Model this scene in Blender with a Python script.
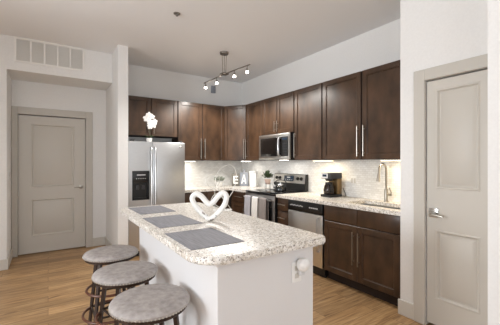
import bpy, bmesh, math, random
from mathutils import Vector, Matrix
random.seed(7)
SC = bpy.context.scene
for o in list(bpy.data.objects): bpy.data.objects.remove(o)
C = SC.collection
PI = math.pi

# ------------------------------------------------------------ camera, world, lights, exposure
cam = bpy.data.objects.new('camera', bpy.data.cameras.new('camera')); C.objects.link(cam)
cam.location = (0, 0, 1.36); cam.rotation_euler = (PI/2, 0, -math.radians(33.5))
cam.data.sensor_width = 36; cam.data.lens = 36*305/500; cam.data.clip_start = .05
SC.camera = cam
SC.view_settings.view_transform = 'Standard'; SC.view_settings.look = 'None'
SC.view_settings.gamma = 1; SC.view_settings.use_curve_mapping = False
SC.view_settings.exposure = -0.20
W = bpy.data.worlds.new('world'); SC.world = W; W.use_nodes = True
W.node_tree.nodes['Background'].inputs[0].default_value = (.80, .88, 1, 1)
W.node_tree.nodes['Background'].inputs[1].default_value = 1.0
SC.cycles.max_bounces = 10; SC.cycles.diffuse_bounces = 6; SC.cycles.glossy_bounces = 5
SC.cycles.sample_clamp_indirect = 6

def area(name, loc, rot, sx, sy, power, col=(1, 1, 1), spread=PI):
    l = bpy.data.lights.new(name, 'AREA'); l.shape = 'RECTANGLE'; l.size = sx; l.size_y = sy
    l.energy = power; l.color = col; l.spread = spread
    o = bpy.data.objects.new(name, l); C.objects.link(o); o.location = loc; o.rotation_euler = rot
    return o
area('window_daylight_left', (-3.95, 1.85, 1.55), (0, -PI/2-.62, 0), 1.9, 1.6, 235, (.91, .955, 1))
area('window_daylight_back', (-.8, -3.85, 1.5), (PI/2+.8, 0, 0), 4.0, 2.2, 125, (.91, .955, 1))

# ------------------------------------------------------------ materials
def new_mat(name):
    m = bpy.data.materials.new(name); m.use_nodes = True
    nt = m.node_tree; return m, nt, nt.nodes['Principled BSDF']
def lin(r, g, b):
    f = lambda v: ((v/255+.055)/1.055)**2.4 if v > 10 else v/255/12.92
    return (f(r), f(g), f(b), 1)
def plain(name, rgb, rough=.5, metal=0., spec=None, noise=0, scale=20, stretch=(1, 1, 1), bump=0, trans=0, emit=0, coat=0):
    m, nt, b = new_mat(name)
    c = lin(*rgb)
    b.inputs['Base Color'].default_value = c; b.inputs['Roughness'].default_value = rough
    b.inputs['Metallic'].default_value = metal
    if spec is not None: b.inputs['Specular IOR Level'].default_value = spec
    if trans: b.inputs['Transmission Weight'].default_value = trans
    if coat: b.inputs['Coat Weight'].default_value = coat; b.inputs['Coat Roughness'].default_value = .12
    if emit:
        b.inputs['Emission Color'].default_value = c; b.inputs['Emission Strength'].default_value = emit
    if noise or bump:
        tc = nt.nodes.new('ShaderNodeTexCoord'); mp = nt.nodes.new('ShaderNodeMapping')
        mp.inputs['Scale'].default_value = stretch
        nz = nt.nodes.new('ShaderNodeTexNoise'); nz.inputs['Scale'].default_value = scale; nz.inputs['Detail'].default_value = 5
        nt.links.new(tc.outputs['Object'], mp.inputs[0]); nt.links.new(mp.outputs[0], nz.inputs['Vector'])
        if noise:
            cr = nt.nodes.new('ShaderNodeValToRGB'); cr.color_ramp.elements[0].position = .3; cr.color_ramp.elements[1].position = .7
            cr.color_ramp.elements[0].color = tuple(v*(1-noise) for v in c[:3])+(1,)
            cr.color_ramp.elements[1].color = tuple(min(1, v*(1+noise)) for v in c[:3])+(1,)
            nt.links.new(nz.outputs['Fac'], cr.inputs[0]); nt.links.new(cr.outputs[0], b.inputs['Base Color'])
        if bump:
            bp = nt.nodes.new('ShaderNodeBump'); bp.inputs['Strength'].default_value = bump; bp.inputs['Distance'].default_value = .002
            nt.links.new(nz.outputs['Fac'], bp.inputs['Height']); nt.links.new(bp.outputs[0], b.inputs['Normal'])
    return m

M = {}
M['wall'] = plain('wall_paint', (230, 229, 227), .75, noise=.02, scale=60)
M['ceiling'] = plain('ceiling_paint', (238, 238, 239), .9)
M['door'] = plain('greige_door_paint', (200, 195, 186), .45)
M['trim'] = plain('greige_trim_paint', (194, 189, 180), .45)
M['base'] = plain('baseboard_paint', (206, 202, 194), .45)
M['white'] = plain('white_plastic', (238, 238, 236), .35)
M['grille'] = plain('white_grille_paint', (232, 230, 226), .5)
M['dark_gap'] = plain('filter_felt', (222, 219, 213), .9)
M['island'] = plain('island_white_paint', (222, 221, 221), .45)
M['wood'] = plain('espresso_stained_wood', (70, 50, 35), .30, noise=.42, scale=4.5, stretch=(1.8, 1.8, .9), bump=.05)
M['wood_gap_shade'] = plain('carcase_shade_brown', (40, 27, 20), .7)  # carcase darkened: shade of door gaps and undersides put into the colour
M['steel'] = plain('brushed_steel', (202, 203, 204), .32, metal=1, noise=.05, scale=14, stretch=(1, 1, 30))
M['steel_h'] = plain('brushed_steel_level', (214, 212, 208), .33, metal=1, noise=.05, scale=14, stretch=(1, 1, 30))
M['nickel'] = plain('satin_nickel', (168, 162, 152), .3, metal=1)
M['chrome'] = plain('chrome', (225, 225, 225), .08, metal=1)
M['bronze'] = plain('dark_nickel', (150, 145, 138), .3, metal=1)
M['black'] = plain('black_plastic', (18, 18, 19), .35)
M['blackglass'] = plain('black_glass', (8, 8, 9), .06, spec=.6)
M['charcoal'] = plain('charcoal_plastic', (52, 52, 54), .5)
M['mat'] = plain('woven_grey_vinyl', (134, 134, 140), .75, noise=.22, scale=9, stretch=(12, .8, 1), bump=.3)
M['seat'] = plain('distressed_grey_fabric', (164, 157, 153), .8, noise=.20, scale=34, bump=.2)
M['stool'] = plain('dark_bronze_metal', (62, 50, 44), .4, metal=.6)
M['ring'] = plain('brown_wood_ring', (96, 56, 38), .4)
M['nail'] = plain('pewter_nail', (190, 184, 174), .3, metal=1)
M['ceramic'] = plain('white_ceramic', (240, 238, 234), .3)
M['petal'] = plain('white_petal', (246, 244, 242), .6)
M['leaf'] = plain('dark_leaf', (58, 74, 44), .5, noise=.3, scale=40)
M['sage'] = plain('sage_leaf', (140, 147, 134), .6, noise=.3, scale=60)
M['stem'] = plain('plant_stem', (70, 66, 44), .6)
M['pinkpot'] = plain('pale_pink_pot', (214, 186, 170), .5)
M['towel_grey'] = plain('grey_towel', (172, 170, 175), .9, noise=.12, scale=120, bump=.4)
M['towel_white'] = plain('oatmeal_towel', (226, 223, 218), .9, noise=.08, scale=120, bump=.4)
M['towel_taupe'] = plain('taupe_towel', (140, 132, 128), .9, noise=.14, scale=120, bump=.4)
M['gold'] = plain('brushed_gold_brown', (128, 104, 70), .4, metal=.7)
M['board_taupe'] = plain('taupe_board', (104, 100, 92), .6, noise=.1, scale=30)
M['board_grey'] = plain('grey_board', (140, 144, 152), .6, noise=.08, scale=30)
M['clear'] = plain('clear_glass', (245, 248, 248), .02, trans=1)
M['coffee'] = plain('coffee_pot_glass', (60, 48, 40), .04, trans=.6)
M['wire'] = plain('pale_silver_wire', (206, 202, 194), .4, metal=.3)
M['bulb'] = plain('lit_bulb', (255, 246, 232), .4, emit=25)
M['ucl'] = plain('lit_warm_strip', (255, 232, 190), .4, emit=10)
M['ucl_w'] = plain('lit_cool_strip', (255, 248, 236), .4, emit=10)
M['mark'] = plain('pale_print', (210, 210, 210), .5)
M['screen'] = plain('dark_blue_display', (40, 52, 66), .2)
M['mwglass'] = plain('microwave_window', (22, 20, 19), .08, spec=.6)

def floor_mat():
    m, nt, b = new_mat('oak_plank_floor')
    N = nt.nodes.new; L = nt.links.new
    tc = N('ShaderNodeTexCoord')
    br = N('ShaderNodeTexBrick'); br.offset = .37; br.inputs['Scale'].default_value = 1
    br.inputs['Brick Width'].default_value = 1.25; br.inputs['Row Height'].default_value = .155
    br.inputs['Mortar Size'].default_value = .0018; br.inputs['Mortar Smooth'].default_value = .2; br.inputs['Bias'].default_value = 0
    br.inputs['Color1'].default_value = (0, 0, 0, 1); br.inputs['Color2'].default_value = (1, 1, 1, 1); br.inputs['Mortar'].default_value = (.5, .5, .5, 1)
    L(tc.outputs['Object'], br.inputs['Vector'])
    # per plank offset of the grain
    vm = N('ShaderNodeVectorMath'); vm.operation = 'MULTIPLY_ADD'
    L(br.outputs['Color'], vm.inputs[0]); vm.inputs[1].default_value = (7, 3, 5); L(tc.outputs['Object'], vm.inputs[2])
    mp = N('ShaderNodeMapping'); mp.inputs['Scale'].default_value = (1.5, 20, 1); L(vm.outputs[0], mp.inputs[0])
    nz = N('ShaderNodeTexNoise'); nz.inputs['Scale'].default_value = 2.2; nz.inputs['Detail'].default_value = 8; nz.inputs['Roughness'].default_value = .6
    nz.inputs['Distortion'].default_value = .6
    L(mp.outputs[0], nz.inputs['Vector'])
    cr = N('ShaderNodeValToRGB'); e = cr.color_ramp.elements
    e[0].position = .28; e[0].color = lin(126, 92, 60); e[1].position = .72; e[1].color = lin(208, 174, 130)
    k = cr.color_ramp.elements.new(.5); k.color = lin(178, 141, 98)
    L(nz.outputs['Fac'], cr.inputs[0])
    # knots
    mp2 = N('ShaderNodeMapping'); mp2.inputs['Scale'].default_value = (1, 3.2, 1); L(vm.outputs[0], mp2.inputs[0])
    nk = N('ShaderNodeTexNoise'); nk.inputs['Scale'].default_value = 3.4; nk.inputs['Detail'].default_value = 2; L(mp2.outputs[0], nk.inputs['Vector'])
    ck = N('ShaderNodeValToRGB'); ck.color_ramp.elements[0].position = .66; ck.color_ramp.elements[0].color = (1, 1, 1, 1)
    ck.color_ramp.elements[1].position = .76; ck.color_ramp.elements[1].color = (.42, .34, .28, 1)
    L(nk.outputs['Fac'], ck.inputs[0])
    mx = N('ShaderNodeMix'); mx.data_type = 'RGBA'; mx.blend_type = 'MULTIPLY'; mx.inputs['Factor'].default_value = 1
    L(cr.outputs[0], mx.inputs['A']); L(ck.outputs[0], mx.inputs['B'])
    # plank tone
    pt = N('ShaderNodeMapRange'); pt.inputs['To Min'].default_value = .72; pt.inputs['To Max'].default_value = 1.12
    L(br.outputs['Color'], pt.inputs['Value'])
    mt = N('ShaderNodeVectorMath'); mt.operation = 'SCALE'; L(mx.outputs['Result'], mt.inputs[0]); L(pt.outputs[0], mt.inputs['Scale'])
    mj = N('ShaderNodeMix'); mj.data_type = 'RGBA'; L(br.outputs['Fac'], mj.inputs['Factor']); L(mt.outputs[0], mj.inputs['A']); mj.inputs['B'].default_value = lin(96, 66, 42)
    L(mj.outputs['Result'], b.inputs['Base Color']); b.inputs['Roughness'].default_value = .42
    bp = N('ShaderNodeBump'); bp.inputs['Strength'].default_value = .15; bp.inputs['Distance'].default_value = .003
    L(nz.outputs['Fac'], bp.inputs['Height']); L(bp.outputs[0], b.inputs['Normal'])
    return m
M['floor'] = floor_mat()

def granite_mat():
    m, nt, b = new_mat('speckled_granite')
    N = nt.nodes.new; L = nt.links.new
    tc = N('ShaderNodeTexCoord')
    def ramp(fac, stops):
        cr = N('ShaderNodeValToRGB'); el = cr.color_ramp.elements
        el[0].position, el[0].color = stops[0]; el[1].position, el[1].color = stops[-1]
        for p, c in stops[1:-1]:
            k = el.new(p); k.color = c
        L(fac, cr.inputs[0]); return cr.outputs[0]
    def noise(sc, det, rough=.6):
        n = N('ShaderNodeTexNoise'); n.inputs['Scale'].default_value = sc; n.inputs['Detail'].default_value = det; n.inputs['Roughness'].default_value = rough
        L(tc.outputs['Object'], n.inputs['Vector']); return n.outputs['Fac']
    base = ramp(noise(34, 4), [(.36, lin(204, 196, 184)), (.48, lin(228, 223, 215)), (.60, lin(240, 237, 232))])
    grey = ramp(noise(62, 3), [(.53, (0, 0, 0, 1)), (.60, (.8, .8, .8, 1))])
    dark = ramp(noise(95, 2), [(.60, (0, 0, 0, 1)), (.64, (1, 1, 1, 1))])
    m1 = N('ShaderNodeMix'); m1.data_type = 'RGBA'; L(grey, m1.inputs['Factor']); L(base, m1.inputs['A']); m1.inputs['B'].default_value = lin(176, 166, 154)
    m2 = N('ShaderNodeMix'); m2.data_type = 'RGBA'; L(dark, m2.inputs['Factor']); L(m1.outputs['Result'], m2.inputs['A']); m2.inputs['B'].default_value = lin(92, 82, 76)
    L(m2.outputs['Result'], b.inputs['Base Color']); b.inputs['Roughness'].default_value = .36; b.inputs['Specular IOR Level'].default_value = .35
    return m
M['granite'] = granite_mat()

def tile_mat(name, axis):
    m, nt, b = new_mat(name)
    N = nt.nodes.new; L = nt.links.new
    tc = N('ShaderNodeTexCoord'); sp = N('ShaderNodeSeparateXYZ'); cb = N('ShaderNodeCombineXYZ')
    L(tc.outputs['Object'], sp.inputs[0]); L(sp.outputs[axis], cb.inputs[0]); L(sp.outputs[2], cb.inputs[1])
    br = N('ShaderNodeTexBrick'); br.inputs['Scale'].default_value = 1
    br.inputs['Brick Width'].default_value = .052; br.inputs['Row Height'].default_value = .026
    br.inputs['Mortar Size'].default_value = .0016; br.inputs['Mortar Smooth'].default_value = .3; br.inputs['Bias'].default_value = 0
    br.inputs['Color1'].default_value = lin(230, 229, 226); br.inputs['Color2'].default_value = lin(245, 245, 243); br.inputs['Mortar'].default_value = lin(214, 211, 205)
    L(cb.outputs[0], br.inputs['Vector']); L(br.outputs['Color'], b.inputs['Base Color']); b.inputs['Roughness'].default_value = .16
    bp = N('ShaderNodeBump'); bp.inputs['Strength'].default_value = .5; bp.inputs['Distance'].default_value = .002; bp.invert = True
    L(br.outputs['Fac'], bp.inputs['Height']); L(bp.outputs[0], b.inputs['Normal'])
    return m
M['tile_x'] = tile_mat('white_mosaic_tile_far', 0); M['tile_y'] = tile_mat('white_mosaic_tile_side', 1)

# ------------------------------------------------------------ mesh helpers
class MB:
    def __init__(s): s.bm = bmesh.new()
    def box(s, x0, x1, y0, y1, z0, z1, bev=0, seg=2):
        g = bmesh.ops.create_cube(s.bm, size=1)
        for v in g['verts']:
            v.co = Vector(((x0+x1)/2+v.co.x*(x1-x0), (y0+y1)/2+v.co.y*(y1-y0), (z0+z1)/2+v.co.z*(z1-z0)))
        if bev:
            es = list({e for v in g['verts'] for e in v.link_edges})
            bmesh.ops.bevel(s.bm, geom=es, offset=bev, segments=seg, profile=.5, affect='EDGES')
        return s
    def tube(s, pts, r, n=8, closed=False, cap=True):
        pts = [Vector(p) for p in pts]; k = len(pts)
        rs = r if isinstance(r, (list, tuple)) else [r]*k
        t0 = (pts[1]-pts[0]).normalized()
        up = Vector((0, 0, 1)) if abs(t0.z) < .9 else Vector((1, 0, 0))
        nrm = t0.cross(up).normalized(); rings = []
        for i, p in enumerate(pts):
            if closed: t = (pts[(i+1) % k]-pts[i-1]).normalized()
            elif i == 0: t = t0
            elif i == k-1: t = (pts[-1]-pts[-2]).normalized()
            else: t = (pts[i+1]-pts[i-1]).normalized()
            nrm = (nrm-t*nrm.dot(t)).normalized(); bi = t.cross(nrm)
            rings.append([s.bm.verts.new(p+(nrm*math.cos(2*PI*j/n)+bi*math.sin(2*PI*j/n))*rs[i]) for j in range(n)])
        for i in range(k if closed else k-1):
            a, b = rings[i], rings[(i+1) % k]
            for j in range(n): s.bm.faces.new((a[j], a[(j+1) % n], b[(j+1) % n], b[j]))
        if cap and not closed:
            s.bm.faces.new(rings[0][::-1]); s.bm.faces.new(rings[-1])
        return s
    def lathe(s, prof, c=(0, 0, 0), n=24, mat=None):
        rings = []
        for r, z in prof:
            rings.append([Vector((r*math.cos(2*PI*j/n), r*math.sin(2*PI*j/n), z)) for j in range(n)])
        mt = mat or Matrix.Identity(3); c = Vector(c)
        vr = [[s.bm.verts.new(c+mt @ v) for v in rg] for rg in rings]
        for a, b in zip(vr, vr[1:]):
            for j in range(n): s.bm.faces.new((a[j], a[(j+1) % n], b[(j+1) % n], b[j]))
        if prof[0][0] > 1e-6: s.bm.faces.new(vr[0][::-1])
        if prof[-1][0] > 1e-6: s.bm.faces.new(vr[-1])
        return s
    def prism(s, poly, z0, z1, bev=0, seg=2, sides=True):
        a = [s.bm.verts.new((x, y, z0)) for x, y in poly]; b = [s.bm.verts.new((x, y, z1)) for x, y in poly]
        n = len(poly); f1 = s.bm.faces.new(a[::-1]); f2 = s.bm.faces.new(b)
        for j in range(n): s.bm.faces.new((a[j], a[(j+1) % n], b[(j+1) % n], b[j]))
        if bev:
            bmesh.ops.bevel(s.bm, geom=list(f1.edges)+list(f2.edges), offset=bev, segments=seg, profile=.5, affect='EDGES')
        return s
    def ball(s, c, r, sc=(1, 1, 1), u=12, v=8, rot=None):
        g = bmesh.ops.create_uvsphere(s.bm, u_segments=u, v_segments=v, radius=r)
        for w in g['verts']:
            p = Vector((w.co.x*sc[0], w.co.y*sc[1], w.co.z*sc[2]))
            w.co = (rot @ p if rot else p)+Vector(c)
        return s
    def xf(s, m):
        bmesh.ops.transform(s.bm, matrix=m, verts=s.bm.verts); return s
    def build(s, name, mat, parent=None, ang=35):
        bmesh.ops.recalc_face_normals(s.bm, faces=s.bm.faces)
        me = bpy.data.meshes.new(name)
        for f in s.bm.faces: f.smooth = True
        s.bm.to_mesh(me); s.bm.free(); me.set_sharp_from_angle(angle=math.radians(ang))
        me.materials.append(M[mat] if isinstance(mat, str) else mat)
        o = bpy.data.objects.new(name, me); C.objects.link(o)
        if parent: o.parent = parent
        return o
def tag(o, label, cat, group=None, kind=None):
    o['label'] = label; o['category'] = cat
    if group: o['group'] = group
    if kind: o['kind'] = kind
    return o
def thing(name, label, cat, loc=(0, 0, 0), rz=0, group=None):
    o = bpy.data.objects.new(name, None); C.objects.link(o); o.empty_display_size = .1
    o.location = loc; o.rotation_euler = (0, 0, rz)
    return tag(o, label, cat, group)
def struct(name, mb, mat, label, cat, parent=None):
    return tag(mb.build(name, mat, parent), label, cat, kind='structure')
def copy_tree(o, parent=None):
    c = o.copy(); C.objects.link(c)
    if parent: c.parent = parent
    for ch in list(o.children): copy_tree(ch, c)
    return c
RX = -PI/2          # turns a unit that faces -Y to face -X (local +x runs towards -Y)

# ------------------------------------------------------------ room shell
Zc = 2.98
struct('floor', MB().box(-4.2, 3.5, -4.1, 5.75, -.1, 0), 'floor', 'light oak plank floor running through the kitchen', 'floor')
struct('ceiling', MB().box(-4.2, 3.5, -4.1, 5.75, Zc, Zc+.1), 'ceiling', 'flat white painted ceiling', 'ceiling')
struct('wall_right', MB().box(3.30, 3.42, 1.54, 5.42, 0, Zc), 'wall', 'white kitchen wall behind the range and sink', 'wall')
struct('wall_far', MB().box(.935, 3.30, 5.30, 5.42, 0, Zc), 'wall', 'white kitchen wall behind the refrigerator', 'wall')
struct('wall_post', MB().box(.80, .935, 4.50, 5.64, 0, Zc), 'wall', 'white wall end between entry door and refrigerator', 'wall')
struct('wall_header', MB().box(-.44, .80, 4.94, 5.53, 2.55, Zc), 'wall', 'wall over the entry niche holding the air grille', 'wall')
struct('wall_niche', MB().box(-.44, -.368, 5.53, 5.64, 0, 2.55).box(.506, .80, 5.53, 5.64, 0, 2.55).box(-.368, .506, 5.53, 5.64, 2.066, 2.55).box(-.44, .80, 5.64, 5.70, 0, 2.55), 'wall', 'recessed wall around the entry door', 'wall')  # last box: unseen backing added to block light through the door gap
struct('wall_left_end', MB().box(-4.0, -.44, 4.94, 5.64, 0, Zc), 'wall', 'white wall left of the entry niche', 'wall')
struct('wall_blocker', MB().box(-2.12, -2.0, 2.94, 4.94, 0, Zc), 'wall', 'unseen white wall stub added to shade the entry', 'wall')  # out-of-view stub added to block window light from entry and ceiling
struct('wall_pantry', MB().box(2.64, 2.75, 1.32, 1.43, 0, Zc).box(2.64, 3.42, 1.43, 1.54, 0, Zc).box(2.64, 2.75, .86, 1.32, 2.045, Zc).box(2.64, 2.75, .766, .86, 0, Zc).box(3.30, 3.42, .766, 1.43, 0, Zc),
       'wall', 'white wall around the pantry door', 'wall')
struct('wall_near_right', MB().box(2.28, 3.42, -4.0, .766, 0, Zc), 'wall', 'white wall nearest at right, past the pantry door', 'wall')
# living room walls behind the camera with their windows
def wall_open(name, lab, axis, pos, a0, a1, w0, w1, s, h, th=.12):
    m = MB()
    def b(u0, u1, z0, z1):
        if axis == 'x': m.box(pos-th, pos, u0, u1, z0, z1)
        else: m.box(u0, u1, pos-th, pos, z0, z1)
    b(a0, w0, 0, Zc); b(w1, a1, 0, Zc); b(w0, w1, 0, s); b(w0, w1, h, Zc)
    struct(name, m, 'wall', lab, 'wall')
wall_open('wall_left', 'white living room wall with a window', 'x', -4.0, -4.0, 5.64, 1.0, 2.7, .55, 2.55)
wall_open('wall_back', 'white living room wall with wide windows', 'y', -3.9, -4.0, 2.28, -2.85, 1.25, .35, 2.65)
for i, (ax, pos, w0, w1, s, h) in enumerate((('x', -4.0, 1.0, 2.7, .55, 2.55), ('y', -3.9, -2.85, 1.25, .35, 2.65)), 1):
    m = MB()
    def b(u0, u1, z0, z1):
        if ax == 'x': m.box(pos-.09, pos-.03, u0, u1, z0, z1)
        else: m.box(u0, u1, pos-.09, pos-.03, z0, z1)
    b(w0, w0+.06, s, h); b(w1-.06, w1, s, h); b(w0, w1, s, s+.06); b(w0, w1, h-.06, h)
    mid = (w0+w1)/2; b(mid-.03, mid+.03, s, h)
    struct('window_%d' % i, m, 'white', 'white framed living room window', 'window')

# baseboards
def bb(name, boxes, lab):
    m = MB()
    for x0, x1, y0, y1 in boxes: m.box(x0, x1, y0, y1, 0, .135, .004, 1)
    return struct(name, m, 'base', lab, 'baseboard')
bb('baseboard_niche', [(.60, .80, 5.514, 5.53), (.784, .80, 4.95, 5.514)], 'greige baseboard right of the entry door')
bb('baseboard_left_end', [(-1.99, -.44, 4.924, 4.94), (-.44, -.424, 4.924, 5.51)], 'baseboard at the left edge of the entry niche')
bb('baseboard_post', [(.784, .935, 4.484, 4.50), (.784, .80, 4.50, 4.94)], 'baseboard around the white wall end')
bb('baseboard_pantry', [(2.624, 2.64, 1.41, 1.556)], 'short baseboard left of the pantry door')
bb('baseboard_near_right', [(2.264, 2.28, -3.9, .782)], 'baseboard of the nearest right wall')

# doors: two-panel slabs in local coords facing -Y, width w, height h
def panel_door(root_name, label, loc, rz, w, h, hinge_left, panels, inset):
    m = MB(); t = .036
    xs = [0, inset, w-inset, w]
    # stiles and rails
    m.box(0, inset, 0, t, 0, h); m.box(w-inset, w, 0, t, 0, h)
    zs = [0]+[z for p in panels for z in p]+[h]
    for a, b2 in zip(zs[0::2], zs[1::2]): m.box(inset, w-inset, 0, t, a, b2)
    o = struct(root_name, m, 'door', label, 'door')
    o.location = loc; o.rotation_euler = (0, 0, rz)
    for a, b2 in panels:
        q = MB(); d = .012
        # sloped moulding then raised field
        def ring(i0, y0, i1, y1):
            P = lambda i, y: [(inset+i, y, a+i), (w-inset-i, y, a+i), (w-inset-i, y, b2-i), (inset+i, y, b2-i)]
            A = [q.bm.verts.new(p) for p in P(i0, y0)]; B = [q.bm.verts.new(p) for p in P(i1, y1)]
            for k in range(4): q.bm.faces.new((A[k], A[(k+1) % 4], B[(k+1) % 4], B[k]))
            return B
        ring(-.004, 0, .003, -.005); ring(.003, -.005, .010, -.003); ring(.010, -.003, .020, .014); ring(.020, .014, .030, .014); B = ring(.030, .014, .050, .004); q.bm.faces.new(B)
        q.build('door_panel', 'door', o)
    return o
d1 = panel_door('door_1', 'closed greige two-panel entry door in the niche', (-.362, 5.56, .012), 0, .862, 2.040, True, [(.25, .80), (.98, 1.92)], .155)
m = MB().lathe([(.001, 0), (.03, .0), (.032, .006), (.03, .011), (.012, .014)], n=16, mat=Matrix.Rotation(PI/2, 3, 'X')).xf(Matrix.Translation((.80, -.001, .96)))
hd = m.build('door_handle', 'nickel', d1)
MB().tube([(.80, -.012, .96), (.80, -.045, .96), (.79, -.052, .96), (.75, -.053, .958), (.70, -.05, .955)], [.009, .009, .009, .008, .007]).build('lever', 'nickel', hd)
d2 = panel_door('door_2', 'closed greige two-panel pantry door at right', (2.648, 1.312, .03), RX, .446, 2.003, True, [(.215, .775), (1.12, 1.925)], .072)
m = MB().box(.018, .090, -.012, -.0005, .878, .955, .003)
hd = m.build('door_handle', 'chrome', d2)
MB().tube([(.053, -.008, .91), (.053, -.05, .91), (.062, -.056, .91), (.10, -.057, .905), (.15, -.054, .90)], [.010, .010, .010, .009, .007]).build('lever', 'nickel', hd)
for i, z in enumerate((.25, 1.02, 1.78)):
    pass
m = MB()
for x0, x1, z0, z1 in ((-.462, -.368, 0, 2.17), (.506, .60, 0, 2.17), (-.368, .506, 2.066, 2.17)): m.box(max(x0, -.439), x1, 5.512, 5.53, z0, z1, .004, 1)
for x0, x1, z0, z1 in ((-.380, -.364, 0, 2.066), (.502, .518, 0, 2.066)): m.box(x0, x1, 5.508, 5.515, z0, z1, .002, 1)
struct('trim_1', m, 'trim', 'greige casing around the entry door', 'trim')
m = MB()
for y0, y1, z0, z1 in ((1.32, 1.412, 0, 2.14), (.770, .86, 0, 2.14), (.86, 1.32, 2.045, 2.14)): m.box(2.620, 2.64, y0, y1, z0, z1, .004, 1)
struct('trim_2', m, 'trim', 'greige casing around the pantry door', 'trim')
# tiled backsplash
struct('trim_3', MB().box(1.79, 3.29, 5.29, 5.30, .915, 1.40), 'tile_x', 'white mosaic tile backsplash on the far wall', 'backsplash')
struct('trim_4', MB().box(3.29, 3.30, 1.545, 5.30, .915, 1.40), 'tile_y', 'white mosaic tile backsplash behind range and sink', 'backsplash')

# ------------------------------------------------------------ cabinets
def shaker(w, h, t=.02, rail=.058):
    m = MB()
    m.box(0, rail, -t, 0, 0, h, .002, 1); m.box(w-rail, w, -t, 0, 0, h, .002, 1)
    m.box(rail, w-rail, -t, 0, 0, rail, .002, 1); m.box(rail, w-rail, -t, 0, h-rail, h, .002, 1)
    m.box(rail, w-rail, -t+.011, 0, rail, h-rail)
    # inner bead
    for x0, x1, z0, z1 in ((rail, rail+.008, rail, h-rail), (w-rail-.008, w-rail, rail, h-rail), (rail, w-rail, rail, rail+.008), (rail, w-rail, h-rail-.008, h-rail)):
        m.box(x0, x1, -t+.006, 0, z0, z1, .002, 1)
    return m
def bar_handle(x, z0, z1, y, parent, horizontal=False):
    m = MB()
    if horizontal:
        m.tube([(x[0], y-.03, z0), (x[1], y-.03, z0)], .006)
        for xx in (x[0]+.03, x[1]-.03): m.tube([(xx, y, z0), (xx, y-.03, z0)], .005)
    else:
        m.tube([(x, y-.03, z0), (x, y-.03, z1)], .006)
        for zz in (z0+.04, z1-.04): m.tube([(x, y, zz), (x, y-.03, zz)], .005)
    return m.build('handle', 'nickel', parent)
def cabinet(name, label, loc, rz, w, d, z0, z1, fronts, group, toe=0, cat='cabinet', hollow=False):
    """front plane at local y=0, body behind (+y); fronts: (kind, x0, x1, z0, z1, handle)"""
    t = thing(name, label, cat, loc, rz, group)
    m = MB(); 
    if hollow:
        m.box(0, .018, 0, d, toe, z1).box(w-.018, w, 0, d, toe, z1).box(0, w, 0, .018, toe, z1).box(0, w, d-.012, d, toe, z1).box(0, w, 0, d, toe, toe+.02).box(0, w, .055, d, 0, toe)
    elif toe:
        m.box(0, w, .0, d, toe, z1); m.box(0, w, .055, d, 0, toe)
    else: m.box(0, w, 0, d, z0, z1)
    m.build('body', 'wood_gap_shade', t)
    for kind, x0, x1, a, b2, hn in fronts:
        if kind == 'door': f = shaker(x1-x0, b2-a)
        else: f = MB().box(0, x1-x0, -.02, 0, 0, b2-a, .003, 2)
        f.xf(Matrix.Translation((x0, -.0005, a)))
        o = f.build('door' if kind == 'door' else 'drawer', 'wood', t)
        if hn:
            if hn[0] == 'h': bar_handle((hn[1], hn[2]), hn[3], 0, -.02, o, True)
            else: bar_handle(hn[1], hn[2], hn[3], -.02, o)
    return t
ZB, ZT = 1.395, 2.405; G = .0055
UX = 2.99          # carcase front of right-wall uppers (door face 2.97)
def upper_right(label, ya, yb, z0, doors):
    w = ya-yb
    fr = []
    for x0, x1, hx in doors:
        fr.append(('door', x0+G, x1-G, z0+.004, ZT-.004, ('v', hx, z0+.035, z0+.385 if z0 < 1.5 else z0+.20) if hx is not None else None))
    return cabinet('wall_cabinet', label, (UX, ya, 0), RX, w-.002, 3.295-UX, z0, ZT, fr, 'upper wall cabinets')
upper_right('narrow one-door dark wood wall cabinet left of the microwave', 4.620, 4.127, ZB, [(0, .491, .030)])
upper_right('short two-door dark wood wall cabinet directly above the microwave', 4.125, 3.335, 1.805, [(0, .392, .362), (.394, .786, .424)])
upper_right('one-door dark wood wall cabinet immediately right of the microwave', 3.330, 2.795, ZB, [(0, .533, .03)])
upper_right('wide two-door dark wood wall cabinet above the sink', 2.788, 1.545, ZB, [(0, .590, .555), (.600, 1.240, .637)])
FY = 4.99
def upper_far(label, xa, xb, z0, doors, y=FY):
    fr = [('door', x0+G, x1-G, z0+.004, ZT-.004, ('v', hx, z0+.035, z0+.385 if z0 < 1.5 else z0+.30)) for x0, x1, hx in doors]
    return cabinet('wall_cabinet', label, (xa, y, 0), 0, xb-xa, 5.295-y, z0, ZT, fr, 'upper wall cabinets')
upper_far('short two-door dark wood wall cabinet above the refrigerator', .94, 1.826, 1.785, [(0, .442, .405), (.444, .886, .481)])
upper_far('tall two-door dark wood wall cabinet between refrigerator and corner', 1.832, 2.728, ZB, [(0, .447, .41), (.449, .896, .486)])
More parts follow.
